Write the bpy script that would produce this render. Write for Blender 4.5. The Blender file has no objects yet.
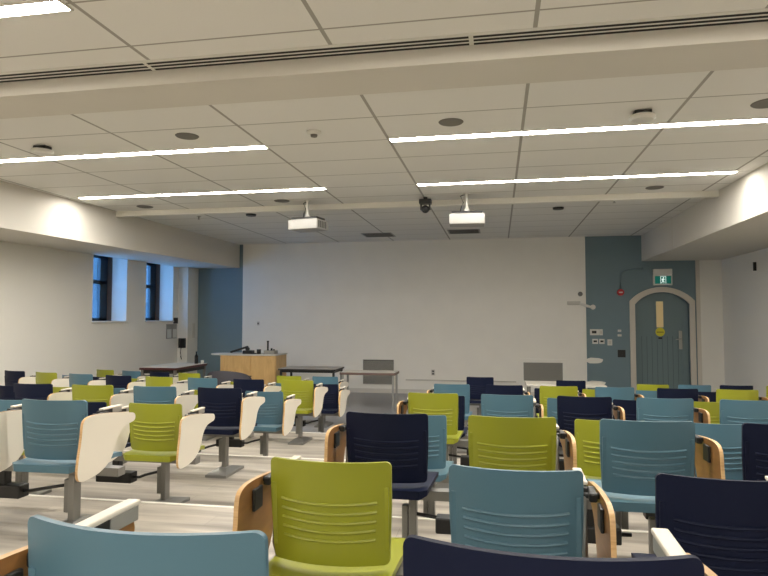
import bpy, bmesh, math, random
from mathutils import Vector, Matrix
random.seed(4)
C = bpy.context.scene.collection
R = math.radians
S = bpy.context.scene

# ---------------------------------------------------------------- camera, sky, exposure
cam = bpy.data.cameras.new('camera'); co = bpy.data.objects.new('camera', cam); C.objects.link(co)
co.location = (0, 0, 1.73); co.rotation_euler = (R(90 + 2.8), 0, R(10.5))
cam.sensor_width = 36; cam.lens = 615 / 768 * 36; cam.clip_start = .05
S.camera = co
w = bpy.data.worlds.new('dusk_sky'); S.world = w; w.use_nodes = True
bg = w.node_tree.nodes['Background']; bg.inputs[0].default_value = (.17, .43, .90, 1); bg.inputs[1].default_value = 7.0
S.view_settings.view_transform = 'Standard'; S.view_settings.look = 'None'
S.view_settings.gamma = 1; S.view_settings.use_curve_mapping = False; S.view_settings.exposure = 0.5
LAMP = 56.0

# ---------------------------------------------------------------- materials
def mat(name, col, rough=.5, metal=0, emit=None, spec=.5, noise=None, bump=0, coat=0):
    m = bpy.data.materials.new(name); m.use_nodes = True; nt = m.node_tree
    b = nt.nodes['Principled BSDF']
    b.inputs['Base Color'].default_value = (*col, 1); b.inputs['Roughness'].default_value = rough
    b.inputs['Metallic'].default_value = metal; b.inputs['Specular IOR Level'].default_value = spec
    b.inputs['Coat Weight'].default_value = coat
    if emit:
        b.inputs['Emission Color'].default_value = (*emit[0], 1); b.inputs['Emission Strength'].default_value = emit[1]
    if noise or bump:
        tc = nt.nodes.new('ShaderNodeTexCoord'); n = nt.nodes.new('ShaderNodeTexNoise')
        mp = nt.nodes.new('ShaderNodeMapping'); nt.links.new(tc.outputs['Object'], mp.inputs[0]); nt.links.new(mp.outputs[0], n.inputs['Vector'])
        sc, amt, stretch = noise if noise else (60, 0, (1, 1, 1))
        mp.inputs['Scale'].default_value = stretch
        n.inputs['Scale'].default_value = sc; n.inputs['Detail'].default_value = 4
        if amt:
            mx = nt.nodes.new('ShaderNodeMixRGB'); nt.links.new(n.outputs[0], mx.inputs[0])
            mx.inputs[1].default_value = (*[c * (1 - amt) for c in col], 1); mx.inputs[2].default_value = (*[min(1, c * (1 + amt)) for c in col], 1)
            nt.links.new(mx.outputs[0], b.inputs['Base Color'])
        if bump:
            bp = nt.nodes.new('ShaderNodeBump'); bp.inputs['Strength'].default_value = bump; bp.inputs['Distance'].default_value = .002
            nt.links.new(n.outputs[0], bp.inputs['Height']); nt.links.new(bp.outputs[0], b.inputs['Normal'])
    return m

def M_(nt, op, a, b=None):
    n = nt.nodes.new('ShaderNodeMath'); n.operation = op
    for i, v in enumerate((a, b)):
        if v is None: continue
        if isinstance(v, (int, float)): n.inputs[i].default_value = v
        else: nt.links.new(v, n.inputs[i])
    return n.outputs[0]

def lines(nt, coord, off, period, width):
    f = M_(nt, 'FRACT', M_(nt, 'DIVIDE', M_(nt, 'SUBTRACT', coord, off - width / 2 - 50 * period), period))
    return M_(nt, 'LESS_THAN', f, width / period)

def ceiling_mat():
    m = mat('ceiling_tile', (.56, .54, .48), .9); nt = m.node_tree; b = nt.nodes['Principled BSDF']
    tc = nt.nodes.new('ShaderNodeTexCoord'); sp = nt.nodes.new('ShaderNodeSeparateXYZ'); nt.links.new(tc.outputs['Object'], sp.inputs[0])
    a = lines(nt, sp.outputs[0], -1.07, 1.312, .028); near = M_(nt, 'LESS_THAN', sp.outputs[1], 4.2); far = M_(nt, 'SUBTRACT', 1.0, near)
    c = M_(nt, 'ADD', M_(nt, 'MULTIPLY', lines(nt, sp.outputs[1], 6.03, .705, .017), far), M_(nt, 'MULTIPLY', lines(nt, sp.outputs[1], 3.05, .57, .017), near))
    mx = nt.nodes.new('ShaderNodeMixRGB'); nt.links.new(M_(nt, 'MAXIMUM', a, c), mx.inputs[0])
    n = nt.nodes.new('ShaderNodeTexNoise'); n.inputs['Scale'].default_value = 220; nt.links.new(tc.outputs['Object'], n.inputs['Vector'])
    m2 = nt.nodes.new('ShaderNodeMixRGB'); nt.links.new(n.outputs[0], m2.inputs[0])
    m2.inputs[1].default_value = (.77, .755, .71, 1); m2.inputs[2].default_value = (.82, .80, .76, 1)
    nt.links.new(m2.outputs[0], mx.inputs[1]); mx.inputs[2].default_value = (.38, .36, .32, 1)
    nt.links.new(mx.outputs[0], b.inputs['Base Color'])
    return m

def floor_mat():
    m = mat('vinyl_plank', (.5, .47, .42), .42); nt = m.node_tree; b = nt.nodes['Principled BSDF']
    tc = nt.nodes.new('ShaderNodeTexCoord'); mp = nt.nodes.new('ShaderNodeMapping'); nt.links.new(tc.outputs['Object'], mp.inputs[0])
    mp.inputs['Scale'].default_value = (.35, 3.2, 1)
    n = nt.nodes.new('ShaderNodeTexNoise'); n.inputs['Scale'].default_value = 2.6; n.inputs['Detail'].default_value = 6; nt.links.new(mp.outputs[0], n.inputs['Vector'])
    r = nt.nodes.new('ShaderNodeValToRGB'); nt.links.new(n.outputs[0], r.inputs[0])
    r.color_ramp.elements[0].position = .32; r.color_ramp.elements[0].color = (.23, .205, .175, 1)
    r.color_ramp.elements[1].position = .66; r.color_ramp.elements[1].color = (.54, .49, .42, 1)
    br = nt.nodes.new('ShaderNodeTexBrick'); nt.links.new(tc.outputs['Object'], br.inputs['Vector'])
    br.inputs['Scale'].default_value = 1; br.inputs['Brick Width'].default_value = 1.2; br.inputs['Row Height'].default_value = .18
    br.inputs['Mortar Size'].default_value = .0015; br.inputs['Color1'].default_value = (.92, .92, .92, 1); br.inputs['Color2'].default_value = (1, 1, 1, 1); br.inputs['Mortar'].default_value = (.6, .6, .6, 1)
    mx = nt.nodes.new('ShaderNodeMixRGB'); mx.blend_type = 'MULTIPLY'; mx.inputs[0].default_value = 1
    nt.links.new(r.outputs[0], mx.inputs[1]); nt.links.new(br.outputs[0], mx.inputs[2]); nt.links.new(mx.outputs[0], b.inputs['Base Color'])
    return m

def wood_mat(name, a, c, stretch, rough=.4):
    m = mat(name, a, rough); nt = m.node_tree; b = nt.nodes['Principled BSDF']
    tc = nt.nodes.new('ShaderNodeTexCoord'); mp = nt.nodes.new('ShaderNodeMapping'); nt.links.new(tc.outputs['Object'], mp.inputs[0]); mp.inputs['Scale'].default_value = stretch
    n = nt.nodes.new('ShaderNodeTexNoise'); n.inputs['Scale'].default_value = 3; n.inputs['Detail'].default_value = 7; n.inputs['Distortion'].default_value = .6
    nt.links.new(mp.outputs[0], n.inputs['Vector'])
    r = nt.nodes.new('ShaderNodeValToRGB'); nt.links.new(n.outputs[0], r.inputs[0])
    r.color_ramp.elements[0].position = .3; r.color_ramp.elements[0].color = (*a, 1)
    r.color_ramp.elements[1].position = .7; r.color_ramp.elements[1].color = (*c, 1)
    nt.links.new(r.outputs[0], b.inputs['Base Color'])
    return m

def glass_mat():
    m = bpy.data.materials.new('window_glass'); m.use_nodes = True; nt = m.node_tree; nt.nodes.clear()
    o = nt.nodes.new('ShaderNodeOutputMaterial'); t = nt.nodes.new('ShaderNodeBsdfTransparent'); g = nt.nodes.new('ShaderNodeBsdfGlossy')
    t.inputs[0].default_value = (.85, .93, .97, 1); g.inputs['Roughness'].default_value = .03
    mx = nt.nodes.new('ShaderNodeMixShader'); mx.inputs[0].default_value = .07
    nt.links.new(t.outputs[0], mx.inputs[1]); nt.links.new(g.outputs[0], mx.inputs[2]); nt.links.new(mx.outputs[0], o.inputs[0])
    return m

M = dict(
    ceil=ceiling_mat(), floor=floor_mat(), glass=glass_mat(),
    wall=mat('cream_wall_paint', (.78, .755, .69), .75, noise=(1.2, .03, (1, 1, 1))),
    white_wall=mat('front_white_paint', (.84, .81, .74), .55, noise=(2.5, .04, (1, 1, 1))),
    gyp=mat('soffit_paint', (.66, .625, .56), .8),
    blue_wall=mat('slate_blue_paint', (.165, .235, .265), .6, noise=(2, .06, (1, 1, 1))),
    door=mat('slate_door_paint', (.15, .21, .225), .45),
    front_floor=mat('grey_front_floor', (.22, .22, .23), .3, noise=(3, .15, (.5, 2, 1))),
    nosing=mat('pale_nosing', (.85, .82, .75), .4),
    teal=mat('teal_plastic', (.077, .168, .228), .36, bump=.05),
    lime=mat('lime_plastic', (.30, .32, .022), .36, bump=.05),
    navy=mat('navy_plastic', (.0055, .009, .030), .55, bump=.05, spec=.18),
    steel=mat('grey_steel', (.24, .235, .22), .4, .55),
    silver=mat('silver_arm', (.42, .41, .38), .35, .4),
    black=mat('black_plastic', (.012, .012, .012), .45),
    laminate=mat('white_laminate', (.74, .69, .59), .35),
    ply=wood_mat('ply_edge', (.55, .33, .14), (.72, .48, .24), (3, 3, 40)),
    tabwood=wood_mat('beech_veneer', (.22, .10, .028), (.32, .155, .048), (8, 1.5, 8)),
    maple=wood_mat('maple_veneer', (.55, .34, .13), (.66, .43, .18), (6, 6, 1.2)),
    brownwood=mat('brown_edge', (.14, .09, .075), .4),
    redwood=mat('mahogany_edge', (.085, .022, .022), .4),
    tabletop=mat('grey_tabletop', (.30, .27, .24), .35),
    lightgrey=mat('light_grey_top', (.58, .55, .49), .6),
    darkgrey=mat('charcoal_fabric', (.055, .052, .062), .85, bump=.3),
    white=mat('white_plastic', (.72, .70, .65), .4),
    casing=mat('projector_casing', (.36, .35, .33), .5),
    groove=mat('door_groove', (.06, .09, .10), .6),
    trim=mat('cream_trim', (.62, .57, .49), .5),
    chrome=mat('chrome', (.42, .42, .40), .35, .8),
    lamp=mat('led_diffuser', (1, .97, .9), .5, emit=((1, .95, .87), LAMP)),
    dark=mat('dark_gap', (.015, .014, .013), .8),
    speaker=mat('speaker_mesh', (.17, .16, .14), .7),
    grille=mat('grille_grey', (.32, .31, .28), .5, .3),
    grillegap=mat('grille_gap', (.10, .10, .09), .7),
    winframe=mat('window_frame_paint', (.018, .03, .04), .5),
    brownframe=mat('window_stop_brown', (.12, .08, .06), .6),
    reveal=mat('reveal_plaster', (.72, .70, .66), .7),
    outside=mat('exterior_brick', (.045, .055, .06), .9, noise=(14, .35, (1, 1, 3))),
    red=mat('red_alarm', (.45, .015, .02), .35),
    green=mat('sign_green', (.0, .13, .10), .4, emit=((0, .28, .2), .15)),
    signwhite=mat('sign_white', (.85, .9, .88), .4, emit=((.8, 1, .95), .5)),
    yellow=mat('sticker_yellow', (.62, .55, .02), .5),
    panelyellow=mat('lit_door_pane', (.62, .48, .24), .4, emit=((.75, .55, .26), .12)),
    paper=mat('notice_paper', (.6, .6, .56), .6),
    screen=mat('dark_screen', (.02, .02, .022), .15),
    bottle=mat('dark_bottle', (.012, .012, .014), .2),
)

# ---------------------------------------------------------------- helpers
def box(bm, x0, x1, y0, y1, z0, z1, mi=0, mtx=None):
    vs = [bm.verts.new(Vector((x, y, z)) if mtx is None else mtx @ Vector((x, y, z))) for x in (x0, x1) for y in (y0, y1) for z in (z0, z1)]
    for f in ((0, 1, 3, 2), (4, 6, 7, 5), (0, 4, 5, 1), (2, 3, 7, 6), (0, 2, 6, 4), (1, 5, 7, 3)):
        fc = bm.faces.new([vs[i] for i in f]); fc.material_index = mi
    return vs

def rbox(bm, x0, x1, y0, y1, z0, z1, r=.006, mi=0, seg=2, mtx=None):
    t = bmesh.new(); box(t, x0, x1, y0, y1, z0, z1, mi)
    bmesh.ops.bevel(t, geom=t.edges[:], offset=r, segments=seg, profile=.5, affect='EDGES')
    for f in t.faces: f.material_index = mi
    if mtx is not None: bmesh.ops.transform(t, matrix=mtx, verts=t.verts)
    me = bpy.data.meshes.new('t'); t.to_mesh(me); t.free(); bm.from_mesh(me); bpy.data.meshes.remove(me)

def cyl(bm, p0, p1, r0, r1=None, n=20, mi=0, caps=True):
    p0, p1 = Vector(p0), Vector(p1); r1 = r0 if r1 is None else r1
    d = (p1 - p0).normalized(); q = d.to_track_quat('Z', 'Y')
    a = [bm.verts.new(p0 + q @ Vector((r0 * math.cos(2 * math.pi * i / n), r0 * math.sin(2 * math.pi * i / n), 0))) for i in range(n)]
    b = [bm.verts.new(p1 + q @ Vector((r1 * math.cos(2 * math.pi * i / n), r1 * math.sin(2 * math.pi * i / n), 0))) for i in range(n)]
    for i in range(n):
        f = bm.faces.new((a[i], a[(i + 1) % n], b[(i + 1) % n], b[i])); f.material_index = mi; f.smooth = True
    if caps:
        bm.faces.new(a[::-1]).material_index = mi; bm.faces.new(b).material_index = mi

def tube(bm, pts, r, n=8, mi=0):
    pts = [Vector(p) for p in pts]; rings = []
    for i, p in enumerate(pts):
        d = (pts[min(i + 1, len(pts) - 1)] - pts[max(i - 1, 0)]).normalized(); q = d.to_track_quat('Z', 'Y')
        rings.append([bm.verts.new(p + q @ Vector((r * math.cos(2 * math.pi * k / n), r * math.sin(2 * math.pi * k / n), 0))) for k in range(n)])
    for a, b in zip(rings, rings[1:]):
        for k in range(n):
            f = bm.faces.new((a[k], a[(k + 1) % n], b[(k + 1) % n], b[k])); f.smooth = True; f.material_index = mi
    bm.faces.new(rings[0][::-1]); bm.faces.new(rings[-1])

def poly(bm, pts, d, mi=0, mis=None):
    """extrude polygon pts (3D) along vector d; mis=(front, back, side) material ids"""
    d = Vector(d); a = [bm.verts.new(Vector(p)) for p in pts]; b = [bm.verts.new(Vector(p) + d) for p in pts]; n = len(pts)
    f0 = bm.faces.new(a[::-1]); f1 = bm.faces.new(b)
    m0, m1, ms = mis or (mi, mi, mi); f0.material_index = m0; f1.material_index = m1
    for i in range(n): bm.faces.new((a[i], a[(i + 1) % n], b[(i + 1) % n], b[i])).material_index = ms

def chaikin(pts, n=2):
    for _ in range(n):
        o = []
        for i, p in enumerate(pts):
            q = pts[(i + 1) % len(pts)]
            o.append(tuple(p[k] * .75 + q[k] * .25 for k in range(len(p)))); o.append(tuple(p[k] * .25 + q[k] * .75 for k in range(len(p))))
        pts = o
    return pts

def obj(name, bm, mats, parent=None, label=None, kind=None, smooth=False):
    if not isinstance(mats, (list, tuple)): mats = [mats]
    bmesh.ops.recalc_face_normals(bm, faces=bm.faces[:])
    me = bpy.data.meshes.new(name); bm.to_mesh(me); bm.free()
    for m in mats: me.materials.append(m)
    if smooth:
        me.polygons.foreach_set('use_smooth', [True] * len(me.polygons)); me.set_sharp_from_angle(angle=R(40))
    o = bpy.data.objects.new(name, me); C.objects.link(o)
    if parent: o.parent = parent
    if label: o['label'] = label
    if kind: o['kind'] = kind
    return o

def thing(name, label, cat, loc=(0, 0, 0), rz=0, group=None):
    o = bpy.data.objects.new(name, None); C.objects.link(o); o.location = loc; o.rotation_euler = (0, 0, rz)
    o.empty_display_size = .1
    return tag(o, label, cat, group)

def tag(o, label, cat, group=None):
    o['label'] = label; o['category'] = cat
    if group: o['group'] = group
    return o

def copy_tree(o, parent=None):
    c = o.copy(); C.objects.link(c); c.parent = parent
    for ch in list(o.children): copy_tree(ch, c)
    return c

def sbox(name, x0, x1, y0, y1, z0, z1, m, parent=None, kind='structure'):
    bm = bmesh.new(); box(bm, x0, x1, y0, y1, z0, z1); return obj(name, bm, m, parent, kind=kind if parent is None else None)

# ---------------------------------------------------------------- the room
H = 3.53; D = 14.13; XL = -7.55; XR = 4.68; YB = -2.6
sbox('floor', XL, XR, 8.25, D + .2, -.2, 0, M['front_floor'])
TIERS = [(YB, 1.72, .60), (1.72, 3.98, .45), (3.98, 6.10, .30), (6.10, 8.25, .15)]
bm = bmesh.new()
for y0, y1, z in TIERS: box(bm, XL, XR, y0, y1, -.2, z - .0005 if False else z)
obj('floor_tiers', bm, M['floor'], kind='structure').name = 'floor.001'
for i, (y0, y1, z) in enumerate(TIERS):
    sbox('trim_%d' % (i + 1), XL, XR, y1 - .022, y1 + .004, z - .03, z + .004, M['nosing'])
sbox('ceiling', XL - .2, XR + .2, YB - .2, D + .2, H, H + .15, M['ceil'])
sbox('wall_back', XL - .2, XR + .2, YB - .2, YB, -.2, H, M['wall'])
sbox('wall_right', XR, XR + .2, YB, D + .2, -.2, H, M['wall'])
# front wall: slate blue with a recess for the arched door
DX0, DX1, DYR = 2.92, 4.02, .12    # door opening
def arch(x0, x1, zs, zt, n=16):
    cx = (x0 + x1) / 2; w_ = (x1 - x0) / 2; h = zt - zs; rad = (w_ * w_ + h * h) / (2 * h); cz = zt - rad; a = math.asin(w_ / rad)
    return [(cx + rad * math.sin(t), cz + rad * math.cos(t)) for t in [-a + 2 * a * i / n for i in range(n + 1)]]
op = arch(DX0, DX1, 2.03, 2.29)
bm = bmesh.new()
box(bm, XL - .2, DX0, D, D + .2, -.2, H); box(bm, DX1, 4.24, D, D + .2, -.2, H)
up = [(DX0, H)] + [(DX0, 2.03)] + op[1:-1] + [(DX1, 2.03), (DX1, H)]
for (xa, za), (xb, zb) in zip(op, op[1:]):
    poly(bm, [(xa, D, za), (xb, D, zb), (xb, D, H), (xa, D, H)], (0, .2, 0))
box(bm, DX0, DX1, D + DYR, D + .2, -.2, 2.4)
obj('wall_front', bm, M['blue_wall'], kind='structure')
sbox('wall_front_right', 4.24, XR, D - .012, D + .2, -.2, H, M['wall'])
sbox('wall_front_white', -6.11, 1.9, D - .045, D, 0, H, M['white_wall'])
sbox('baseboard_front', -6.11, 1.9, D - .06, D - .045, 0, .10, M['gyp'])
sbox('trim_5', 4.16, 4.24, D - .02, D, 0, 2.97, M['trim'])
# left wall with two deep windows
WIN = [(10.43, 11.54), (12.22, 13.38)]; ZS = 1.66; ZT = 3.02; XO = XL - .44
bm = bmesh.new()
edges = [YB] + [v for wv in WIN for v in wv] + [D + .2]
for i in range(0, len(edges), 2): box(bm, XO - .1, XL, edges[i], edges[i + 1], -.2, H)
for a, b in WIN: box(bm, XO - .1, XL, a, b, -.2, ZS); box(bm, XO - .1, XL, a, b, ZT, H)
obj('wall_left', bm, M['wall'], kind='structure')
for i, (a, b) in enumerate(WIN):
    bm = bmesh.new()
    for (y0, y1, z0, z1) in ((a, a + .07, ZS, ZT), (b - .26, b, ZS, ZT), (a, b, ZS, ZS + .07), (a, b, ZT - .07, ZT), (a, b, 2.42, 2.50), ((a + b) / 2 - .035, (a + b) / 2 + .035, ZS, ZT)):
        box(bm, XO - .06, XO - .0, y0, y1, z0, z1)
    wf = obj('window_%d' % (i + 1), bm, M['winframe'], kind='structure')
    bm = bmesh.new(); box(bm, XO - .035, XO - .025, a + .05, b - .05, ZS + .05, ZT - .05); obj('pane', bm, M['glass'], wf)
    bm = bmesh.new(); box(bm, XO, XO + .10, b - .02, b, ZS, ZT); obj('window_stop', bm, M['brownframe'], wf)
    bm = bmesh.new(); box(bm, XO + .10, XL + .002, b - .012, b, ZS, ZT); box(bm, XO, XL + .002, a, a + .012, ZS, ZT); obj('window_reveal', bm, M['reveal'], wf)
    bm = bmesh.new(); rbox(bm, XO, XL + .03, a - .01, b + .01, ZS - .02, ZS + .012, .005); obj('window_sill', bm, M['reveal'], wf)
# corner pier at the front of the left wall
sbox('wall_pier', XL, -7.30, 13.62, D, 0, 2.95, M['wall'])
sbox('trim_6', -7.30, -7.292, 13.85, 13.98, 1.25, 1.60, M['gyp'])
# boxed soffits along both sides
bm = bmesh.new()
poly(bm, [(-6.50, YB, 2.86), (-6.50, YB, H), (XL, YB, H), (XL, YB, 2.86)], (0, .001, 0)); bm.free(); bm = bmesh.new()
a = [bm.verts.new(p) for p in ((-6.62, YB, 2.86), (-6.62, YB, H), (XL, YB, H), (XL, YB, 2.86))]
b = [bm.verts.new(p) for p in ((-6.22, D, 2.955), (-6.22, D, H), (XL, D, H), (XL, D, 2.955))]
bm.faces.new(a); bm.faces.new(b[::-1])
for i in range(4): bm.faces.new((a[i], b[i], b[(i + 1) % 4], a[(i + 1) % 4]))
obj('wall_soffit_left', bm, M['gyp'], kind='structure').name = 'trim_7'
sbox('trim_8', 3.08, XR, YB, D, 2.965, H, M['gyp'])
sbox('trim_9', 3.076, 3.08, 11.7, 11.72, 2.965, H, M['trim'])
# dropped ceiling beams
sbox('trim_10', -6.6, 3.08, 4.00, 4.46, H - .115, H, M['gyp'])
sbox('trim_11', -6.35, 3.08, 9.32, 9.42, H - .085, H, M['white_wall'])

# slot diffuser along the near beam
t = thing('slot_diffuser', 'long white linear air diffuser with three black slots in the ceiling ahead of the beam', 'air vent', (0, 3.94, H))
bm = bmesh.new(); box(bm, -6.55, 3.06, -.10, .10, -.006, 0); obj('diffuser_frame', bm, M['white'], t)
for k in range(3):
    bm = bmesh.new()
    for x0, x1 in ((-6.5, -4.6), (-4.57, -2.45), (-2.42, -.17), (-.14, 1.62), (1.65, 3.04)): box(bm, x0, x1, -.068 + k * .05, -.041 + k * .05, -.0075, -.005)
    obj('slot', bm, M['dark'], t)

# LED strip lamps
def lamp(x0, x1, y, label):
    t = thing('ceiling_light', label, 'light', ((x0 + x1) / 2, y, H), group='linear LED lights in the ceiling')
    hw = (x1 - x0) / 2
    bm = bmesh.new()
    for (a, b, c, d) in ((-hw - .012, hw + .012, -.067, -.055), (-hw - .012, hw + .012, .055, .067), (-hw - .012, -hw, -.055, .055), (hw, hw + .012, -.055, .055)): box(bm, a, b, c, d, -.012, -.0)
    obj('light_frame', bm, M['white'], t)
    bm = bmesh.new(); box(bm, -hw, hw, -.055, .055, -.008, -.001); obj('diffuser', bm, M['lamp'], t)
lamp(-6.10, -2.43, 3.05, 'long LED strip whose end shows at the top left corner of the photo')
lamp(-5.75, -2.38, 6.03, 'long LED strip on the left of the ceiling, nearer the camera of the two')
lamp(-1.05, 2.70, 6.03, 'long LED strip on the right of the ceiling, nearer the camera of the two')
lamp(-6.13, -2.34, 8.15, 'long LED strip on the left of the ceiling, farther of the two toward the front')
lamp(-1.05, 2.89, 8.15, 'long LED strip on the right of the ceiling, farther of the two toward the front')
lamp(-1.05, 3.02, 3.05, 'LED strip overhead on the right, out of the picture')

lamp(-6.10, -2.40, -1.45, 'unseen LED strip added behind the camera on the left')  # both rear strips are unseen, added to lighten the chair backs
lamp(-1.05, 2.70, -1.45, 'unseen LED strip added behind the camera on the right')
# round ceiling speakers
def disc(name, label, cat, x, y, r, m, h=.008, group=None):
    bm = bmesh.new(); cyl(bm, (0, 0, 0), (0, 0, -h), r, r * .93, 28)
    o = obj(name, bm, m, smooth=True); o.location = (x, y, H); return tag(o, label, cat, group)
G = 'round speakers in the ceiling'
disc('ceiling_speaker', 'round grey ceiling speaker just before the left near light strip', 'speaker', -3.01, 5.55, .115, M['speaker'], group=G)
disc('ceiling_speaker', 'round grey ceiling speaker above the start of the right near light strip', 'speaker', -.41, 5.59, .115, M['speaker'], group=G)
disc('ceiling_speaker', 'round grey ceiling speaker at the right edge of the photo', 'speaker', 2.24, 5.57, .13, M['speaker'], group=G)
disc('ceiling_speaker', 'round grey ceiling speaker beyond the far left light strip, near the left soffit', 'speaker', -5.6, 9.0, .13, M['speaker'], group=G)
disc('ceiling_speaker', 'round grey ceiling speaker left of the left projector pole', 'speaker', -3.25, 8.93, .12, M['speaker'], group=G)
disc('ceiling_speaker', 'round grey ceiling speaker below the far right light strip', 'speaker', 2.14, 8.95, .12, M['speaker'], group=G)
disc('smoke_detector', 'small dark ceiling sensor by the projectors on the left', 'detector', -4.2, 10.0, .09, M['black'], .03)
disc('smoke_detector', 'small dark ceiling sensor to the right of the right projector', 'detector', .98, 10.3, .09, M['black'], .03)
def access_point(x, y, label):
    t = thing('wireless_access_point', label, 'ceiling unit', (x, y, H), group='wireless units under the ceiling')
    bm = bmesh.new(); box(bm, -.07, .07, -.05, .05, -.045, 0); obj('bracket', bm, M['black'], t)
    bm = bmesh.new(); cyl(bm, (0, 0, -.04), (0, 0, -.06), .105, .11, 32); cyl(bm, (0, 0, -.06), (0, 0, -.078), .11, .09, 32); obj('housing', bm, M['white'], t, smooth=True)
access_point(-4.69, 5.62, 'round white wireless unit on a black bracket, left side of the ceiling')
access_point(1.25, 5.60, 'round white wireless unit on a black bracket, right side of the ceiling')
t = thing('smoke_detector', 'small white dome smoke detector on the ceiling near the centre', 'detector', (-1.73, 5.63, H))
bm = bmesh.new(); cyl(bm, (0, 0, 0), (0, 0, -.02), .07, .07, 28); cyl(bm, (0, 0, -.02), (0, 0, -.035), .07, .045, 28); obj('base', bm, M['white'], t, smooth=True)
bm = bmesh.new(); cyl(bm, (0, 0, -.035), (0, 0, -.055), .035, .03, 20); obj('sensor_head', bm, M['speaker'], t, smooth=True)
for x, y, lab in ((-5.2, 10.05, 'small chrome sprinkler head past the ceiling bar on the left'), (1.75, 9.75, 'small chrome sprinkler head past the ceiling bar on the right')):
    bm = bmesh.new(); cyl(bm, (0, 0, 0), (0, 0, -.006), .04); cyl(bm, (0, 0, 0), (0, 0, -.05), .012); cyl(bm, (0, 0, -.05), (0, 0, -.054), .025)
    o = obj('sprinkler', bm, M['chrome']); o.location = (x, y, H); tag(o, lab, 'sprinkler', 'ceiling sprinklers')
def ceil_vent(x, y, label):
    t = thing('ceiling_vent', label, 'air vent', (x, y, H), group='dark ceiling vents by the front wall')
    bm = bmesh.new(); box(bm, -.33, .33, -.30, .30, -.008, 0); obj('vent_frame', bm, M['grille'], t)
    bm = bmesh.new()
    for k in range(6): box(bm, -.30, .30, -.27 + k * .094, -.23 + k * .094, -.011, -.007)
    obj('louvre', bm, M['dark'], t)
ceil_vent(-2.53, 13.0, 'dark slotted ceiling vent near the front wall, left of centre')
ceil_vent(-.68, 12.8, 'dark slotted ceiling vent near the front wall, right of centre')

# projectors
def projector(x, y, z, rz, label, silver):
    t = thing('ceiling_projector', label, 'projector', (x, y, z), rz, 'projectors hung from the ceiling')
    bm = bmesh.new(); rbox(bm, -.25, .25, -.16, .20, -.075, .075, .012); obj('casing', bm, M['casing'], t, smooth=True)
    bm = bmesh.new()
    for k in range(5): box(bm, .2495, .2515, -.12 + k * .055, -.085 + k * .055, -.05, .05)
    obj('side_grille', bm, M['grillegap'], t)
    bm = bmesh.new(); rbox(bm, -.22, .22, -.12, .16, .072, .115, .012); obj('top_plate', bm, M['black'], t)
    bm = bmesh.new(); cyl(bm, (0, 0, .10), (0, 0, .19), .055, .022); cyl(bm, (0, 0, .19), (0, 0, H - z), .020); cyl(bm, (0, 0, H - z - .01), (0, 0, H - z), .06); obj('mount_pole', bm, M['white'], t, smooth=True)
    bm = bmesh.new(); tube(bm, [(-.02, .03, H - z), (-.09, .03, H - z - .03), (-.05, .03, .26), (-.08, .03, .2), (-.1, .05, .1)], .008); obj('cable', bm, M['black'], t)
    bm = bmesh.new(); cyl(bm, (-.12, .20, 0), (-.12, .225, 0), .045); obj('lens', bm, M['black'], t)
projector(-2.86, 9.0, 3.15, R(-12), 'white ceiling projector on the left, its grey grille side showing', True)
projector(-.43, 8.9, 3.145, R(3), 'white ceiling projector on the right, beside the black camera', True)
t = thing('ceiling_camera', 'black pan-and-tilt camera hanging from the ceiling bar between the projectors', 'camera', (-1.05, 9.05, H + .035))
bm = bmesh.new(); rbox(bm, -.09, .09, -.07, .07, -.14, -.07, .01); cyl(bm, (0, 0, -.036), (0, 0, -.07), .03); obj('mount', bm, M['black'], t)
bm = bmesh.new(); rbox(bm, -.075, -.05, -.04, .04, -.23, -.14, .006); obj('yoke_arm', bm, M['black'], t)
bm = bmesh.new(); rbox(bm, .05, .075, -.04, .04, -.23, -.14, .006); obj('yoke_arm', bm, M['black'], t)
bm = bmesh.new(); bmesh.ops.create_uvsphere(bm, u_segments=20, v_segments=12, radius=.06, matrix=Matrix.Translation((0, 0, -.215))); obj('head', bm, M['screen'], t, smooth=True)

# ---------------------------------------------------------------- arched door
bm = bmesh.new()
outer = [(DX0 - .11, 0)] + arch(DX0 - .11, DX1 + .11, 2.10, 2.40) + [(DX1 + .11, 0)]
inner = [(DX0, 0)] + arch(DX0, DX1, 2.03, 2.29) + [(DX1, 0)]
for i in range(len(outer) - 1):
    (xa, za), (xb, zb), (xc, zc), (xd, zd) = outer[i], outer[i + 1], inner[i + 1], inner[i]
    poly(bm, [(xa, D, za), (xb, D, zb), (xc, D, zc), (xd, D, zd)], (0, -.035, 0))
obj('door_1', bm, M['trim'], kind='structure')
dframe = bpy.data.objects['door_1']
bm = bmesh.new()
poly(bm, [(x, D + DYR - .005, z) for x, z in [(DX0 + .012, 0.005)] + arch(DX0 + .012, DX1 - .012, 2.015, 2.275) + [(DX1 - .012, 0.005)]], (0, -.045, 0))
leaf = obj('door_leaf', bm, M['door'], dframe)
bm = bmesh.new()
yl = D + DYR - .05
for k in range(8):
    x = DX0 + .14 + k * .105
    if abs(x - 3.44) > 0.0: box(bm, x, x + .006, yl - .004, yl + .001, .15, 1.34)
obj('plank_groove', bm, M['groove'], dframe); bm = bmesh.new()
for x0, x1 in ((DX0 + .012, DX0 + .11), (DX1 - .13, DX1 - .012)): box(bm, x0, x1, yl - .010, yl + .001, .02, 1.95)
box(bm, DX0 + .11, DX1 - .13, yl - .009, yl + .001, 1.34, 1.46)
obj('door_panelling', bm, M['door'], dframe)
bm = bmesh.new(); box(bm, 3.35, 3.53, yl - .013, yl + .002, 1.46, 2.12); obj('pane_frame', bm, M['door'], dframe)
bm = bmesh.new(); box(bm, 3.37, 3.51, yl - .016, yl, 1.53, 2.09); obj('door_pane', bm, M['panelyellow'], dframe)
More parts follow.
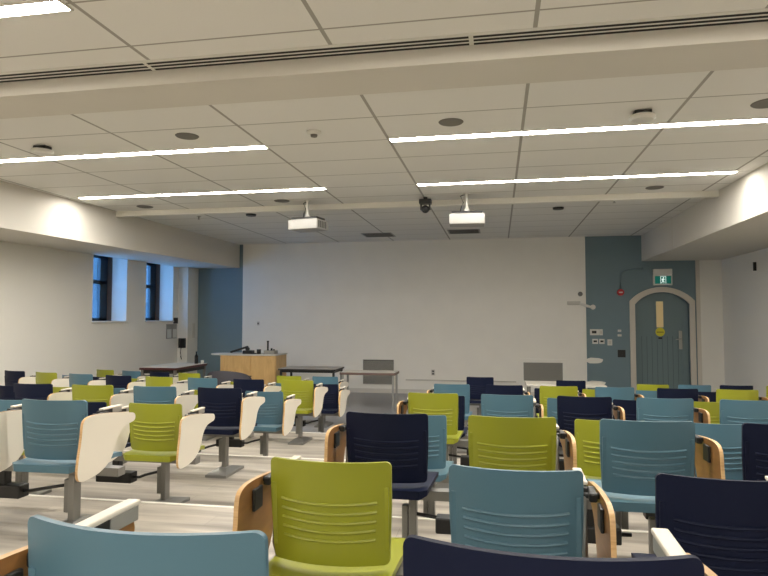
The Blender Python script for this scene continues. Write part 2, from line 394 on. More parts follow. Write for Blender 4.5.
bm = bmesh.new(); cyl(bm, (3.44, yl - .012, 1.43), (3.44, yl - .016, 1.43), .095, n=28); box(bm, 3.40, 3.48, yl - .0165, yl - .012, 1.28, 1.315, 1); box(bm, 3.37, 3.51, yl - .0172, yl - .0155, 1.42, 1.435, 1); obj('round_sticker', bm, [M['yellow'], M['black']], dframe)
bm = bmesh.new(); rbox(bm, DX1 - .205, DX1 - .135, yl - .025, yl - .008, 1.06, 1.46, .008); obj('handle_plate', bm, M['chrome'], dframe)
bm = bmesh.new(); cyl(bm, (DX1 - .17, yl - .02, 1.28), (DX1 - .17, yl - .07, 1.28), .012); cyl(bm, (DX1 - .16, yl - .065, 1.28), (DX1 - .28, yl - .065, 1.275), .011); obj('door_handle', bm, M['chrome'], dframe, smooth=True)

# ---------------------------------------------------------------- things on the front wall
t = thing('exit_sign', 'white lit exit sign with a green running man panel above the arched door', 'exit sign', (3.49, D, 2.615))
t.scale = (.86, 1, .9)
bm = bmesh.new(); rbox(bm, -.22, .22, -.09, 0, .05, .19, .01); obj('lamp_housing', bm, M['white'], t)
bm = bmesh.new(); rbox(bm, -.225, .225, -.07, 0, -.20, .05, .008); obj('sign_case', bm, M['white'], t)
bm = bmesh.new(); box(bm, -.19, .19, -.073, -.069, -.165, .02); obj('sign_face', bm, M['green'], t)
bm = bmesh.new()
def q2(pts): poly(bm, [(x, -.074, z) for x, z in pts], (0, -.003, 0))
q2([(-.06, -.16), (-.06, .015), (.07, .015), (.07, -.16), (.055, -.16), (.055, 0), (-.045, 0), (-.045, -.16)][:2] + [(-.05, .015), (-.05, -.16)])
q2([(.06, -.16), (.06, .015), (.07, .015), (.07, -.16)]); q2([(-.05, .005), (-.05, .015), (.06, .015), (.06, .005)])
cyl(bm, (.012, -.073, -.018), (.012, -.077, -.018), .014, n=14)
q2([(-.022, -.045), (.016, -.037), (.012, -.09), (-.016, -.088)])
q2([(.010, -.042), (.045, -.062), (.040, -.072), (.008, -.056)]); q2([(-.020, -.045), (-.042, -.074), (-.034, -.080), (-.012, -.058)])
q2([(-.004, -.086), (.030, -.112), (.022, -.155), (.010, -.155), (.015, -.118), (-.016, -.094)]); q2([(-.016, -.088), (-.022, -.122), (-.046, -.140), (-.040, -.150), (-.010, -.128), (-.002, -.092)])
obj('running_man_pictogram', bm, M['signwhite'], t)
t = thing('fire_alarm', 'red round fire alarm strobe at the foot of the grey conduit', 'fire alarm', (2.63, D, 2.29))
bm = bmesh.new(); cyl(bm, (0, 0, 0), (0, -.05, 0), .075, .07, 28); obj('alarm_body', bm, M['red'], t, smooth=True)
bm = bmesh.new(); rbox(bm, -.035, .035, -.062, -.045, -.012, .012, .004); obj('strobe_lens', bm, M['white'], t)
bm = bmesh.new(); tube(bm, [(2.63, D - .02, 2.37), (2.63, D - .02, 2.60), (2.64, D - .02, 2.70), (2.69, D - .02, 2.76), (2.79, D - .02, 2.79), (3.12, D - .02, 2.80)], .017)
rbox(bm, 3.10, 3.22, D - .05, D, 2.75, 2.86, .006)
tag(obj('conduit', bm, M['blue_wall']), 'painted conduit bending from the fire alarm toward the exit sign', 'conduit')
def plate(name, x, z, w_, h, label, cat, m=None, inner=None, y=D, group=None):
    t = thing(name, label, cat, (x, y, z), group=group)
    bm = bmesh.new(); rbox(bm, -w_ / 2, w_ / 2, -.014, 0, -h / 2, h / 2, .003); obj('plate', bm, m or M['white'], t)
    bm = bmesh.new()
    for (a, b, c, d) in (inner or [(-.3, .3, -.3, .3)]): box(bm, a * w_, b * w_, -.0165, -.012, c * h, d * h)
    obj('insert', bm, M['black'] if inner else M['lightgrey'], t)
    return t
GW = 'switches on the slate blue wall'
plate('wall_panel', 2.075, 1.42, .19, .13, 'white wall control with dark window, upper left of the switches by the door', 'switch', inner=[(-.3, .2, -.2, .25)], group=GW)
plate('light_switch', 2.21, 1.42, .07, .13, 'narrow white switch plate right of the upper wall control', 'switch', group=GW)
plate('power_outlet', 2.085, 1.22, .12, .11, 'white socket plate below the upper wall control', 'socket', inner=[(-.3, .3, -.15, .2)], group=GW)
plate('power_outlet', 2.225, 1.22, .11, .11, 'white socket plate in the middle of the lower switch line', 'socket', inner=[(-.3, .3, -.15, .2)], group=GW)
plate('light_switch', 2.39, 1.20, .10, .13, 'white switch plate rightmost in the lower switch line', 'switch', group=GW)
plate('light_switch', 2.595, 1.455, .07, .045, 'tiny white plate, upper of the pair beside the door frame', 'switch', group=GW)
plate('light_switch', 2.595, 1.355, .08, .045, 'tiny white plate, lower of the pair beside the door frame', 'switch', group=GW)
plate('intercom', 2.63, .96, .16, .16, 'black square intercom on the blue wall left of the door', 'intercom', m=M['black'], inner=[(-.3, -.05, -.3, .3), (.1, .3, -.2, .2)])
plate('power_outlet', -1.47, .49, .085, .13, 'grey wall socket low on the white front wall, left of the teal chairs', 'socket', m=M['lightgrey'], inner=[(-.25, .25, .1, .35), (-.25, .25, -.35, -.1)], y=D - .045)
plate('power_outlet', -5.7, 1.60, .06, .09, 'tiny socket high on the white wall above the lectern', 'socket', m=M['lightgrey'], inner=[(-.25, .25, -.2, .2)], y=D - .045)
bm = bmesh.new(); cyl(bm, (0, 0, 0), (0, -.03, 0), .05, n=24); o = obj('wall_sensor', bm, M['speaker'], smooth=True); o.location = (1.78, D - .045, 2.26); tag(o, 'small round grey wall sensor near the right end of the white wall', 'sensor')
t = thing('board_eraser_holder', 'pale horizontal holder with arm on the right end of the white wall', 'holder', (1.68, D - .045, 2.06))
bm = bmesh.new(); rbox(bm, -.18, .10, -.05, 0, -.04, .04, .012); obj('tray', bm, M['lightgrey'], t, smooth=True)
bm = bmesh.new(); cyl(bm, (.08, -.03, -.01), (.34, -.03, -.10), .03); obj('arm', bm, M['white'], t, smooth=True)
bm = bmesh.new(); cyl(bm, (.36, -.01, -.09), (.36, -.045, -.09), .055, n=20); obj('knob', bm, M['white'], t, smooth=True)
for z0, z1, x1, lab in ((.74, .86, 2.25, 'upper bare white plaster patch on the slate blue wall'), (.26, .36, 2.30, 'lower bare white plaster patch on the slate blue wall')):
    bm = bmesh.new(); poly(bm, [(x, D - .002, z) for x, z in chaikin([(1.9, z0), (1.9, z1 + .01), (x1, z1 - .01), (x1 - .02, z0 + .03), (x1 - .1, z0)], 1)], (0, .003, 0))
    tag(obj('plaster_patch', bm, M['white_wall']), lab, 'wall patch', 'plaster patches on the blue wall')
def wall_grille(x, z, w_, h, label, border):
    t = thing('wall_grille', label, 'air vent', (x, D - .045, z), group='grilles low on the front wall')
    bm = bmesh.new(); box(bm, -w_ / 2, w_ / 2, -.012, 0, -h / 2, h / 2); obj('backing', bm, M['grillegap'], t)
    bm = bmesh.new()
    for a, b, c, d in ((-w_ / 2 - border, w_ / 2 + border, h / 2, h / 2 + border), (-w_ / 2 - border, w_ / 2 + border, -h / 2 - border, -h / 2), (-w_ / 2 - border, -w_ / 2, -h / 2, h / 2), (w_ / 2, w_ / 2 + border, -h / 2, h / 2)): box(bm, a, b, -.03, 0, c, d)
    obj('grille_frame', bm, M['white_wall'] if border > .03 else M['grille'], t)
    bm = bmesh.new(); n = int(h / .022)
    for k in range(n): box(bm, -w_ / 2, w_ / 2, -.022, -.010, -h / 2 + k * .022, -h / 2 + k * .022 + .015)
    obj('louvre', bm, M['grille'], t)
wall_grille(-2.74, .485, .70, .54, 'dark louvred wall grille behind the narrow table', .012)
wall_grille(.965, .545, .84, .40, 'louvred wall grille in a wide white surround, right of centre', .08)

# items at the left wall and pier
def lwall(name, y, z, w_, h, label, cat, m, inner):
    t = thing(name, label, cat, (XL, y, z), R(90), group='small fittings right of the windows')
    bm = bmesh.new(); rbox(bm, -w_ / 2, w_ / 2, -.02, 0, -h / 2, h / 2, .003); obj('frame', bm, m, t)
    bm = bmesh.new(); box(bm, -w_ / 2 + .02, w_ / 2 - .02, -.023, -.018, -h / 2 + .02, h * .5 - inner); obj('notice', bm, M['paper'] if inner > .03 else M['screen'], t)
lwall('thermostat', 13.50, 1.67, .18, .14, 'black control unit, topmost of the fittings right of the windows', 'thermostat', M['black'], .02)
lwall('notice_frame', 13.20, 1.42, .22, .34, 'framed paper notice under the far window, left of the two', 'notice', M['grille'], .12)
lwall('notice_frame', 13.44, 1.42, .20, .34, 'framed paper notice under the far window, right of the two', 'notice', M['grille'], .12)
t = thing('wall_phone', 'black wall phone with hanging cord on the left pier', 'phone', (-7.42, 13.62, 1.13))
bm = bmesh.new(); rbox(bm, -.09, .09, -.05, 0, -.11, .12, .01); obj('phone_body', bm, M['black'], t)
bm = bmesh.new(); rbox(bm, -.07, -.03, -.08, -.045, -.10, .10, .01); obj('handset', bm, M['black'], t)
bm = bmesh.new(); tube(bm, [(-.02, -.03, -.10), (-.03, -.04, -.22), (.0, -.04, -.38), (-.03, -.03, -.30)], .010); obj('cord', bm, M['black'], t)
bm = bmesh.new(); rbox(bm, -.018, .018, -.05, 0, -.08, .08, .005); o = obj('wall_hook', bm, M['black']); o.location = (XR, 12.35, 2.68); o.rotation_euler = (0, 0, R(-90)); tag(o, 'small dark fitting high on the right wall', 'fitting')

# building outside the windows
bm = bmesh.new(); box(bm, -22, -20, 14, 40, -6, 12)
for k in range(5):
    for j in range(3): box(bm, -20.0, -19.94, 16 + k * 4, 17.6 + k * 4, -1 + j * 3.6, 1 + j * 3.6, 1)
tag(obj('neighbouring_building', bm, [M['outside'], M['screen']]), 'dark brick building outside the left windows', 'building')

# ---------------------------------------------------------------- front furniture
def table(name, x0, x1, y0, y1, z, label, mtop, medge, mleg, th=.03, apron=0, legr=.018, dark=False):
    cx, cy = (x0 + x1) / 2, (y0 + y1) / 2
    t = thing(name, label, 'table', (cx, cy, 0)); hx, hy = (x1 - x0) / 2, (y1 - y0) / 2
    bm = bmesh.new(); rbox(bm, -hx, hx, -hy, hy, z - .006, z, .002); obj('tabletop', bm, mtop, t)
    bm = bmesh.new(); rbox(bm, -hx - .002, hx + .002, -hy - .002, hy + .002, z - th, z - .005, .003); obj('table_edge', bm, medge, t)
    if apron:
        bm = bmesh.new()
        for a, b, c, d in ((-hx + .03, hx - .03, -hy + .03, -hy + .05), (-hx + .03, hx - .03, hy - .05, hy - .03), (-hx + .03, -hx + .05, -hy + .03, hy - .03), (hx - .05, hx - .03, -hy + .03, hy - .03)): box(bm, a, b, c, d, z - th - apron, z - th)
        obj('apron', bm, mleg if not dark else M['black'], t)
    for sx in (-1, 1):
        for sy in (-1, 1):
            bm = bmesh.new(); x, y = sx * (hx - .045), sy * (hy - .045); rbox(bm, x - legr, x + legr, y - legr, y + legr, 0, z - th, .004); obj('leg', bm, mleg, t)
    return t
table('side_table', -6.90, -6.12, 11.0, 12.3, .77, 'pale topped side table with mahogany edge under the left windows', M['laminate'], M['redwood'], M['steel'], .05, .07, .025, dark=True)
table('black_table', -4.22, -3.07, 11.45, 12.15, .75, 'dark brown table with black legs beside the wooden lectern', M['tabletop'], M['black'], M['black'], .035, .04, .02)
table('narrow_table', -2.93, -1.88, 11.25, 11.75, .72, 'narrow table with brown edge and chrome legs before the louvred grille', M['lightgrey'], M['brownwood'], M['chrome'], .05, 0, .018)
table('white_table', .44, 1.66, 10.12, 10.75, .67, 'white table before the right wall grille, behind navy chair', M['laminate'], M['lightgrey'], M['steel'], .03)
sbox('trim_12', -2.1, .38, D - .075, D - .045, .30, .33, M['lightgrey'])
# lectern
t = thing('lectern_desk', 'pale maple lectern cabinet with a rounded side shelf against the white wall', 'lectern', (-5.03, 12.2, 0))
hx = .60
bm = bmesh.new(); rbox(bm, -hx, hx, -.31, .33, .04, .965, .004); obj('body', bm, M['maple'], t)
bm = bmesh.new(); box(bm, -hx + .03, hx - .03, -.28, .30, 0, .04); obj('plinth', bm, M['black'], t)
bm = bmesh.new(); rbox(bm, -hx - .01, hx + .02, -.34, .35, .965, .99, .004); obj('worktop', bm, M['lightgrey'], t)
for s in (0, 1):
    bm = bmesh.new(); x0, x1 = ((-hx + .01, .055), (.07, hx - .01))[s]; rbox(bm, x0, x1, -.325, -.31, .06, .955, .003); d = obj('cabinet_door', bm, M['maple'], t)
    bm = bmesh.new(); cyl(bm, (.045 if s == 0 else .08, -.326, .55), (.045 if s == 0 else .08, -.345, .55), .012); obj('door_knob', bm, M['black'], d)
bm = bmesh.new(); poly(bm, [(x, y, .965) for x, y in [(-hx, -.25), (-hx, .3)] + [(-hx - .06 - .28 * math.sin(a), .025 + .27 * math.cos(a)) for a in [math.pi * i / 14 for i in range(15)]]], (0, 0, .022)); obj('side_shelf', bm, M['white'], t, label='white rounded side shelf')
t = thing('document_camera', 'black folded document camera on the left of the lectern top', 'document camera', (-5.25, 12.1, .99))
bm = bmesh.new(); rbox(bm, .04, .24, -.08, .1, 0, .07, .012); obj('base', bm, M['black'], t)
bm = bmesh.new(); rbox(bm, -.24, .16, -.03, .03, -.02, .02, .01, mtx=Matrix.Translation((-.02, 0, .10)) @ Matrix.Rotation(R(-17), 4, 'Y')); obj('arm', bm, M['black'], t)
bm = bmesh.new(); cyl(bm, (.12, -.03, .10), (.12, .04, .10), .035); obj('head', bm, M['black'], t)
t = thing('control_console', 'grey control console with black knobs on the right of the lectern', 'console', (-4.62, 12.1, .99))
bm = bmesh.new(); rbox(bm, -.12, .12, -.1, .1, 0, .075, .01); obj('console_box', bm, M['grille'], t)
for k, x in enumerate((-.05, .03, .08)):
    bm = bmesh.new(); cyl(bm, (x, -.03, .075), (x, -.03, .12 if k == 1 else .10), .02); obj('knob', bm, M['black'], t)
bm = bmesh.new(); cyl(bm, (-.07, .02, .07), (-.07, .02, .25), .018); cyl(bm, (-.07, .02, .25), (-.07, .02, .27), .024); obj('microphone', bm, M['black'], t)
bm = bmesh.new(); cyl(bm, (0, 0, 0), (0, 0, .095), .042, .045, 20); o = obj('pen_cup', bm, M['black']); o.location = (-4.87, 12.08, .99); tag(o, 'small black cup left of the control console on the lectern', 'cup')
bm = bmesh.new(); rbox(bm, -.07, .07, -.04, .04, 0, .018, .006); o = obj('computer_mouse', bm, M['black']); o.location = (-4.975, 12.05, .99); tag(o, 'flat black pad lying in the middle of the lectern top', 'remote')
t = thing('plastic_bottle', 'dark bottle standing on the mahogany edged side table', 'bottle', (-6.27, 12.1, .77))
bm = bmesh.new(); cyl(bm, (0, 0, 0), (0, 0, .16), .038); cyl(bm, (0, 0, .16), (0, 0, .20), .038, .014); cyl(bm, (0, 0, .20), (0, 0, .235), .014); obj('bottle_body', bm, M['bottle'], t, smooth=True)
bm = bmesh.new(); cyl(bm, (0, 0, .235), (0, 0, .255), .017); obj('cap', bm, M['black'], t)
bm = bmesh.new(); cyl(bm, (0, 0, 0), (0, 0, .07), .03, .035); o = obj('paper_cup', bm, M['white'], smooth=True); o.location = (-6.16, 12.15, .77); tag(o, 'small white cup beside the dark bottle', 'cup')
# grey tub armchair in front of the lectern
t = thing('tub_armchair', 'charcoal rounded tub armchair in front of the lectern', 'armchair', (-4.80, 10.56, 0))
bm = bmesh.new(); pr_ = []
n = 26
for i in range(n + 1):
    a = math.pi * (1 + i / n); ca, sa = math.cos(a), math.sin(a)
    zt = .64 + .16 * max(0, -sa) ** .7
    ring = []
    for r_, z in ((.42, .12), (.435, .4), (.425, zt - .03), (.40, zt), (.37, zt - .03), (.36, .4), (.36, .12)):
        ring.append(bm.verts.new((r_ * ca, r_ * .85 * sa, z)))
    pr_.append(ring)
for a, b in zip(pr_, pr_[1:]):
    for k in range(7): bm.faces.new((a[k], a[(k + 1) % 7], b[(k + 1) % 7], b[k]))
bm.faces.new(pr_[0]); bm.faces.new(pr_[-1][::-1])
obj('backrest', bm, M['darkgrey'], t, smooth=True)
bm = bmesh.new(); rbox(bm, -.30, .30, -.22, .33, .22, .43, .05, seg=3); obj('seat_cushion', bm, M['darkgrey'], t, smooth=True)
for sx in (-1, 1):
    for sy in (-.18, .15):
        bm = bmesh.new(); cyl(bm, (sx * .22, sy, 0), (sx * .2, sy, .24), .018); obj('leg', bm, M['black'], t)

# ---------------------------------------------------------------- tablet-arm chair
BW = .212
def back_y(x, z):
    u = (z - .45) / .35
    return .038 - .045 * u + .012 * u * u + .052 * (x / BW) ** 2 - .006
def back_bm():
    bm = bmesh.new(); T = .0062
    zs = [.452, .453, .457, .463, .470, .50] + [.50 + (.752 - .50) * i / 7 for i in range(1, 8)] + [.770, .782, .788, .7935, .7975, .7993, .80]
    nx = 18; F = []; B = []
    for z in zs:
        w_ = BW * (.955 + .045 * min(1, (z - .45) / .2))
        if z > .782: w_ -= .018 * (1 - math.sqrt(max(0, 1 - ((z - .782) / .018) ** 2)))
        if z < .470: w_ -= .018 * (1 - math.sqrt(max(0, 1 - ((.470 - z) / .018) ** 2)))
        fr, bk = [], []
        for i in range(nx + 1):
            x = w_ * (-1 + 2 * i / nx); y = back_y(x, z); e = 1.0
            fr.append(bm.verts.new((x, y + T, z))); bk.append(bm.verts.new((x, y - T, z)))
        F.append(fr); B.append(bk)
    for L in (F, B):
        for a, b in zip(L, L[1:]):
            for i in range(nx): bm.faces.new((a[i], a[i + 1], b[i + 1], b[i]))
    for a in (0, -1):
        for i in range(nx): bm.faces.new((F[a][i], F[a][i + 1], B[a][i + 1], B[a][i]))
    for a in range(len(zs) - 1):
        for i in (0, nx): bm.faces.new((F[a][i], F[a + 1][i], B[a + 1][i], B[a][i]))
    bmesh.ops.recalc_face_normals(bm, faces=bm.faces[:])
    # five pressed louvre ridges
    for k in range(5):
        z0 = .665 - k * .031; hw = .166 - .002 * k; pts = []
        for i in range(15):
            s = -1 + 2 * i / 14; x = hw * s; z = z0 - .007 * (1 - s * s); pts.append((x, back_y(x, z) - T + .001, z))
        tube(bm, pts, .0068, 8)
    return bm
def seat_bm():
    bm = bmesh.new(); ny, nx = 14, 12; T_ = []; Bo = []
    for j in range(ny + 1):
        v = j / ny; y = -.045 + .47 * v
        w_ = .232 - .017 * (1 - v)
        e = min(v, 1 - v) * .47
        if e < .04: w_ -= .04 * (1 - math.sqrt(max(0, 1 - ((.04 - e) / .04) ** 2))) * .9
        a, b = [], []
        for i in range(nx + 1):
            s = -1 + 2 * i / nx; x = w_ * s
            z = .437 - .014 * (1 - s * s) * math.sin(math.pi * min(1, v * 1.1)) - (.018 * max(0, v - .8) / .2 * max(0, v - .8) / .2)
            a.append(bm.verts.new((x, y, z))); b.append(bm.verts.new((x * .985, y, z - (.042 if v < .05 else .028))))
        T_.append(a); Bo.append(b)
    for L in (T_, Bo):
        for a, b in zip(L, L[1:]):
            for i in range(nx): bm.faces.new((a[i], a[i + 1], b[i + 1], b[i]))
    for a in (0, ny):
        for i in range(nx): bm.faces.new((T_[a][i], T_[a][i + 1], Bo[a][i + 1], Bo[a][i]))
    for j in range(ny):
        for i in (0, nx): bm.faces.new((T_[j][i], T_[j + 1][i], Bo[j + 1][i], Bo[j][i]))
    return bm
TAB = chaikin([(-.093, .60), (-.088, .685), (-.062, .712), (.01, .722), (.2, .708), (.38, .682), (.44, .67), (.445, .622), (.36, .613), (.30, .60), (.245, .55), (.215, .47), (.17, .415), (.08, .375), (-.03, .362), (-.10, .362), (-.128, .40), (-.115, .50)], 3)
CAT = 'chair'
def make_chair(color, side):
    t = thing('tablet_chair', color, CAT)
    m = M[color]
    bk = obj('backrest', back_bm(), m, t, smooth=True)
    for s in (-1, 1):
        bm = bmesh.new(); x = s * .196
        pts = [(x, back_y(x, z) - .010, z) for z in (.50, .58, .66, .715)]
        for (p, q) in zip(pts, pts[1:]):
            pass
        vs = []
        for p in pts: vs.append([bm.verts.new((p[0] + dx, p[1] + dy, p[2])) for dx, dy in ((-.007, 0), (.007, .0), (.007, .012), (-.007, .012))])
        for a, b in zip(vs, vs[1:]):
            for k in range(4): bm.faces.new((a[k], a[(k + 1) % 4], b[(k + 1) % 4], b[k]))
        bm.faces.new(vs[0]); bm.faces.new(vs[-1])
        obj('side_rib', bm, m, bk)
    obj('seat', seat_bm(), m, t, smooth=True)
    for s in (-1, 1):
        bm = bmesh.new(); x = s * .15
        poly(bm, [(x - .012, y, z) for y, z in ((.03, .385), (.13, .385), (.13, .400), (.03, .400))], (.024, 0, 0))
        obj('back_bracket', bm, M['black'], t)
    bm = bmesh.new(); rbox(bm, -.15, .15, .08, .34, .385, .412, .006); obj('seat_plate', bm, M['steel'], t)
    if side:
        s = side
        bm = bmesh.new(); x = x = s * .270
        poly(bm, [(x, y, z) for y, z in TAB], (s * .016, 0, 0), mis=(1, 0, 2))
        tb = obj('writing_tablet', bm, [M['laminate'], M['tabwood'], M['ply']], t)
        bm = bmesh.new(); xa, xb = sorted((s * .258, s * .2695)); rbox(bm, xa, xb, .02, .095, .615, .69, .004); rbox(bm, *sorted((s * .235, s * .262)), .10, .20, .685, .715, .006);
        cyl(bm, (s * .20, .13, .70), (s * .270, .13, .70), .010, n=14); obj('hinge', bm, M['black'], t)
        bm = bmesh.new(); xa, xb = sorted((s * .208, s * .240)); rbox(bm, xa, xb, .17, .37, .722, .734, .004); arm = obj('arm_pad', bm, M['laminate'], t)
        bm = bmesh.new(); rbox(bm, xa + .003, xb - .003, .27, .367, .690, .7225, .003); rbox(bm, xa + .004, xb - .004, .14, .27, .692, .7215, .003, mi=1); obj('arm_bar', bm, [M['silver'], M['black']], arm)
        bm = bmesh.new(); p = s * .225
        tube(bm, [(s * .17, .12, .39), (s * .20, .12, .41), (s * .222, .125, .48), (s * .222, .13, .70)], .011); obj('arm_post', bm, M['steel'], t)
    return t
PROTO = {}
ORD = ['first', 'second', 'third', 'fourth', 'fifth', 'sixth', 'seventh', 'eighth', 'ninth']
CN = {'teal': 'teal', 'lime': 'lime green', 'navy': 'navy'}
used = set()
def chair(color, side, x, y, fz, rz, label):
    key = (color, side)
    if key not in PROTO: PROTO[key] = make_chair(color, side); c = PROTO[key]
    else: c = copy_tree(PROTO[key])
    c.location = (x, y, fz); c.rotation_euler = (0, 0, rz)
    c['label'] = label; c['category'] = CAT; c['group'] = 'tandem tablet chairs in rows'
    assert label not in used, label
    used.add(label)
    return c

# beam under a row: x positions with y(x); pedestals and power boxes
def row_beam(pts, fz, peds, boxes, label):
    """pts: list of (x, y) along the beam; peds, boxes: (x,y) positions"""
    x0, y0 = pts[0]
    t = thing('seat_beam', label, 'seat frame', (x0, y0, fz), group='steel beams carrying the chair rows')
    bm = bmesh.new()
    for (xa, ya), (xb, yb) in zip(pts, pts[1:]):
        L = math.hypot(xb - xa, yb - ya); a = math.atan2(yb - ya, xb - xa)
        mt = Matrix.Translation((xa - x0, ya - y0, 0)) @ Matrix.Rotation(a, 4, 'Z')
        box(bm, -.005, L + .005, -.035, .035, .335, .384, 0, mt)
    obj('beam', bm, M['steel'], t)
    for px, py in peds:
        bm = bmesh.new(); x, y = px - x0, py - y0
        rbox(bm, x - .020, x + .020, y - .034, y + .036, .04, .336, .006); rbox(bm, x - .058, x - .025, y - .022, y + .022, .10, .30, .005)
        p = obj('pedestal', bm, M['steel'], t)
        bm = bmesh.new()
        vs = [[bm.verts.new((x + sx * a, y + sy * b, z)) for sx, sy in ((-1, -1), (1, -1), (1, 1), (-1, 1))] for a, b, z in ((.10, .20, 0), (.10, .20, .022), (.04, .055, .06))]
        for a, b in zip(vs, vs[1:]):
            for k in range(4): bm.faces.new((a[k], a[(k + 1) % 4], b[(k + 1) % 4], b[k]))
        bm.faces.new(vs[0]); bm.faces.new(vs[-1]); obj('base_plate', bm, M['steel'], p)
    for px, py, tox, toy in boxes:
        bm = bmesh.new(); x, y = px - x0, py - y0
        rbox(bm, x - .15, x + .15, y - .045, y + .045, .17, .25, .008); rbox(bm, x - .02, x + .035, y - .03, y + .03, .24, .336, .006)
        pb = obj('power_box', bm, M['black'], t)
        bm = bmesh.new(); X1, Y1 = tox - x0, toy - y0
        tube(bm, [(x + .14, y, .21), (x + .20, y - .01, .215), ((x + X1) / 2 + .06, y - .01, .235), (X1 - .03, Y1, .26)], .010); obj('cable', bm, M['black'], pb)
    return t

RY = {0: .895, 1: 2.005, 2: 3.06, 3: 4.12, 4: 5.17, 5: 6.22, 6: 7.32, 7: 8.42, 8: 9.45}
RZ = {0: .60, 1: .45, 2: .45, 3: .30, 4: .30, 5: .15, 6: .15, 7: 0, 8: 0}
# right block
RB = {0: [(0, 'teal'), (1, 'navy')], 1: [(0, 'lime'), (1, 'teal'), (2, 'navy')], 2: [(0, 'navy'), (1, 'lime'), (2, 'teal'), (3, 'navy')],
      3: [(0, 'teal'), (2, 'lime'), (3, 'teal')], 4: [(0, 'lime'), (1, 'teal'), (2, 'navy'), (3, 'teal'), (4, 'teal')],
      5: [(0, 'navy'), (2, 'teal'), (3, 'navy'), (4, 'lime')], 6: [(0, 'teal'), (1, 'navy'), (2, 'lime'), (3, 'teal'), (4, 'navy'), (5, 'lime')],
      7: [(1, 'teal'), (2, 'navy'), (3, 'lime'), (4, 'teal'), (5, 'navy')]}
ROWN = {0: 'row nearest the camera', 1: 'second row from the camera', 2: 'third row from the camera', 3: 'fourth row from the camera',
        4: 'fifth row from the camera', 5: 'sixth row from the camera', 6: 'seventh row from the camera', 7: 'eighth row from the camera', 8: 'the frontmost row'}
for r, seats in RB.items():
    y = RY[r] - (.13 if r == 3 else 0); xs = []
    for k, col in seats:
        x = -.548 + ((-.02, -.018, .01)[k] if r == 1 else 0) + (.012 * k - .015 if r == 2 else 0) - (.022 if r == 0 and k == 0 else 0) + .613 * k + (.05 if r >= 6 and k >= 4 else 0)
        side = -1 if k == 0 else 1
        pos = 'aisle end' if k == 0 else ORD[k] + ' seat from aisle'
        chair(col, side, x, y - (.018 if r == 0 and k == 0 else 0), RZ[r], R(random.uniform(-1.5, 1.5)), '%s chair in right block, %s, %s' % (CN[col], ROWN[r], pos))
        xs.append(x)
    by = y + .20
    x1 = max(xs) + .25; x1 = max(x1, -.548 + .613 * 4 + .2) if r < 4 else x1
    peds = [(-.548 + .613 * k + .10, by) for k in range(0, 5, 2) if -.548 + .613 * k + .10 < x1]
    boxes = [(-.548 + .613 * k + .37, by, -.548 + .613 * k + .10, by) for k in range(0, 4) if -.548 + .613 * k + .5 < x1]
    row_beam([(-.80, by), (x1, by)], RZ[r], peds, boxes, 'grey steel beam on pedestals under the right block, %s' % ROWN[r])
F = [(-.29, 9.85, 'navy', 'dark navy chair alone at the front left of the white tables'), (1.06, 9.55, 'navy', 'dark navy chair before the right wall grille and white table')]
for x, y, col, lab in F:
    chair(col, 0, x, y, 0, 0, lab)
    row_beam([(x - .2, y + .2), (x + .2, y + .2)], 0, [(x, y + .2)], [], 'short steel pedestal frame under the ' + lab)
for x, y, col, lab in [(2.13, 9.2, 'lime', 'lime green chair in front of the arched door, frontmost row right'), (2.69, 9.24, 'teal', 'teal blue chair right of the arched door, frontmost row'),
                       (3.24, 9.28, 'navy', 'dark navy chair against the right wall corner, frontmost row'), (3.84, 9.3, 'lime', 'lime green chair at the right photo edge, frontmost row')]:
    chair(col, 0, x, y, 0, 0, lab)
row_beam([(1.9, 9.42), (4.1, 9.5)], 0, [(2.2, 9.43), (3.3, 9.47)], [], 'grey steel beam on pedestals under the frontmost row at right')

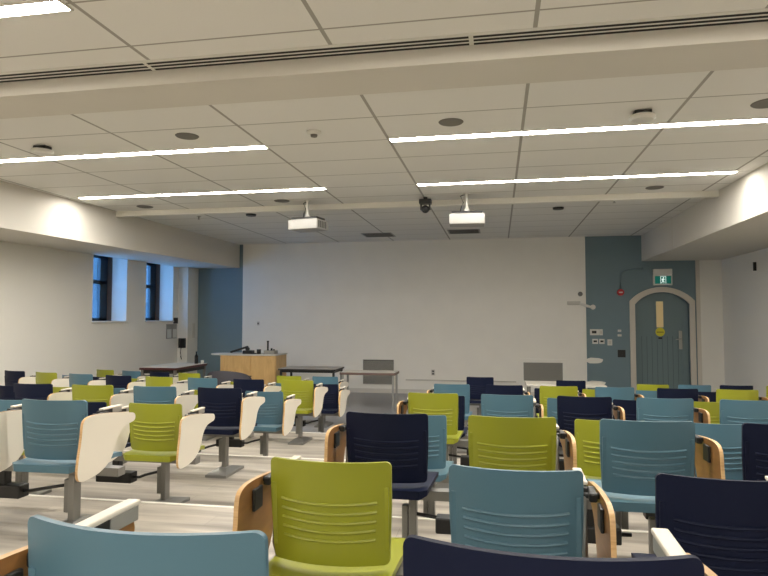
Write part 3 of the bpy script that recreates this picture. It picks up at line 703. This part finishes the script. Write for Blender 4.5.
# left block (rows bend forward towards the windows)
BEND = .027   # only the rows nearest the front bend
def cv(x): return BEND * max(0, -2.5 - x) ** 2
cyc = {2: 'BLN', 3: 'LNB', 4: 'NBL', 5: 'BLN', 6: 'LNB', 7: 'NBL', 8: 'BLN'}
NM = {'B': 'teal', 'L': 'lime', 'N': 'navy'}
cnt = {2: range(2), 3: range(3), 4: range(4), 5: range(6), 6: range(8), 7: (0, 1, 2, 3, 5, 6, 7), 8: (0, 1, 4, 5, 6, 7)}
for r, ks in cnt.items():
    BEND = .027 if r > 5 else 0
    for k in ks:
        x = -2.44 - .615 * k
        if r in (2, 3, 4): x -= (.145, .065, .055)[r - 2]
        if r == 4: x -= .028 * k
        if r == 5: x -= .025
        if r == 6: x = -2.50 - .655 * k
        if r == 7: x = -2.44 - .63 * k
        if r == 8: x = -2.72 - .612 * k
        yc = RY[r] + (.10 if r == 6 else 0) + (.02 if r == 8 else 0); yc += .14 if r == 2 else (.04 if r in (3, 4) else 0); y = yc + cv(x)
        col = NM[cyc[r][k % 3]]
        rz = -math.atan(2 * BEND * max(0, -2.5 - x)) + R(random.uniform(-1.5, 1.5))
        pos = 'aisle end' if k == 0 else ORD[k] + ' seat from aisle'
        chair(col, 1, x, y, RZ[r], rz, '%s chair in left block, %s, %s' % (CN[col], ROWN[r], pos))
    xe = x - .25; by = yc + .20
    pts = []; xx = -2.24 if r != 8 else -2.5
    while xx > xe: pts.append((xx, by + cv(xx))); xx -= .5
    pts.append((xe, by + cv(xe)))
    sp = .655 if r == 6 else .615; x00 = -2.44 if r != 8 else -2.72
    peds = [(x00 - .06 - (.05 if r == 2 else 0) - sp * k, by + cv(x00 - sp * k)) for k in range(0, max(ks) + 1, 2)]
    boxes = [(x00 - .47 - (.14 if r == 2 else 0) - sp * k, by + cv(x00 - sp * k), x00 - .09 - (.05 if r == 2 else 0) - sp * k, by + cv(x00 - sp * k)) for k in range(0, max(ks) + 1, 2) if x00 - .45 - sp * k > xe]
    row_beam(pts[::-1], RZ[r], peds, boxes, 'grey steel beam on pedestals under the left block, %s' % ROWN[r])
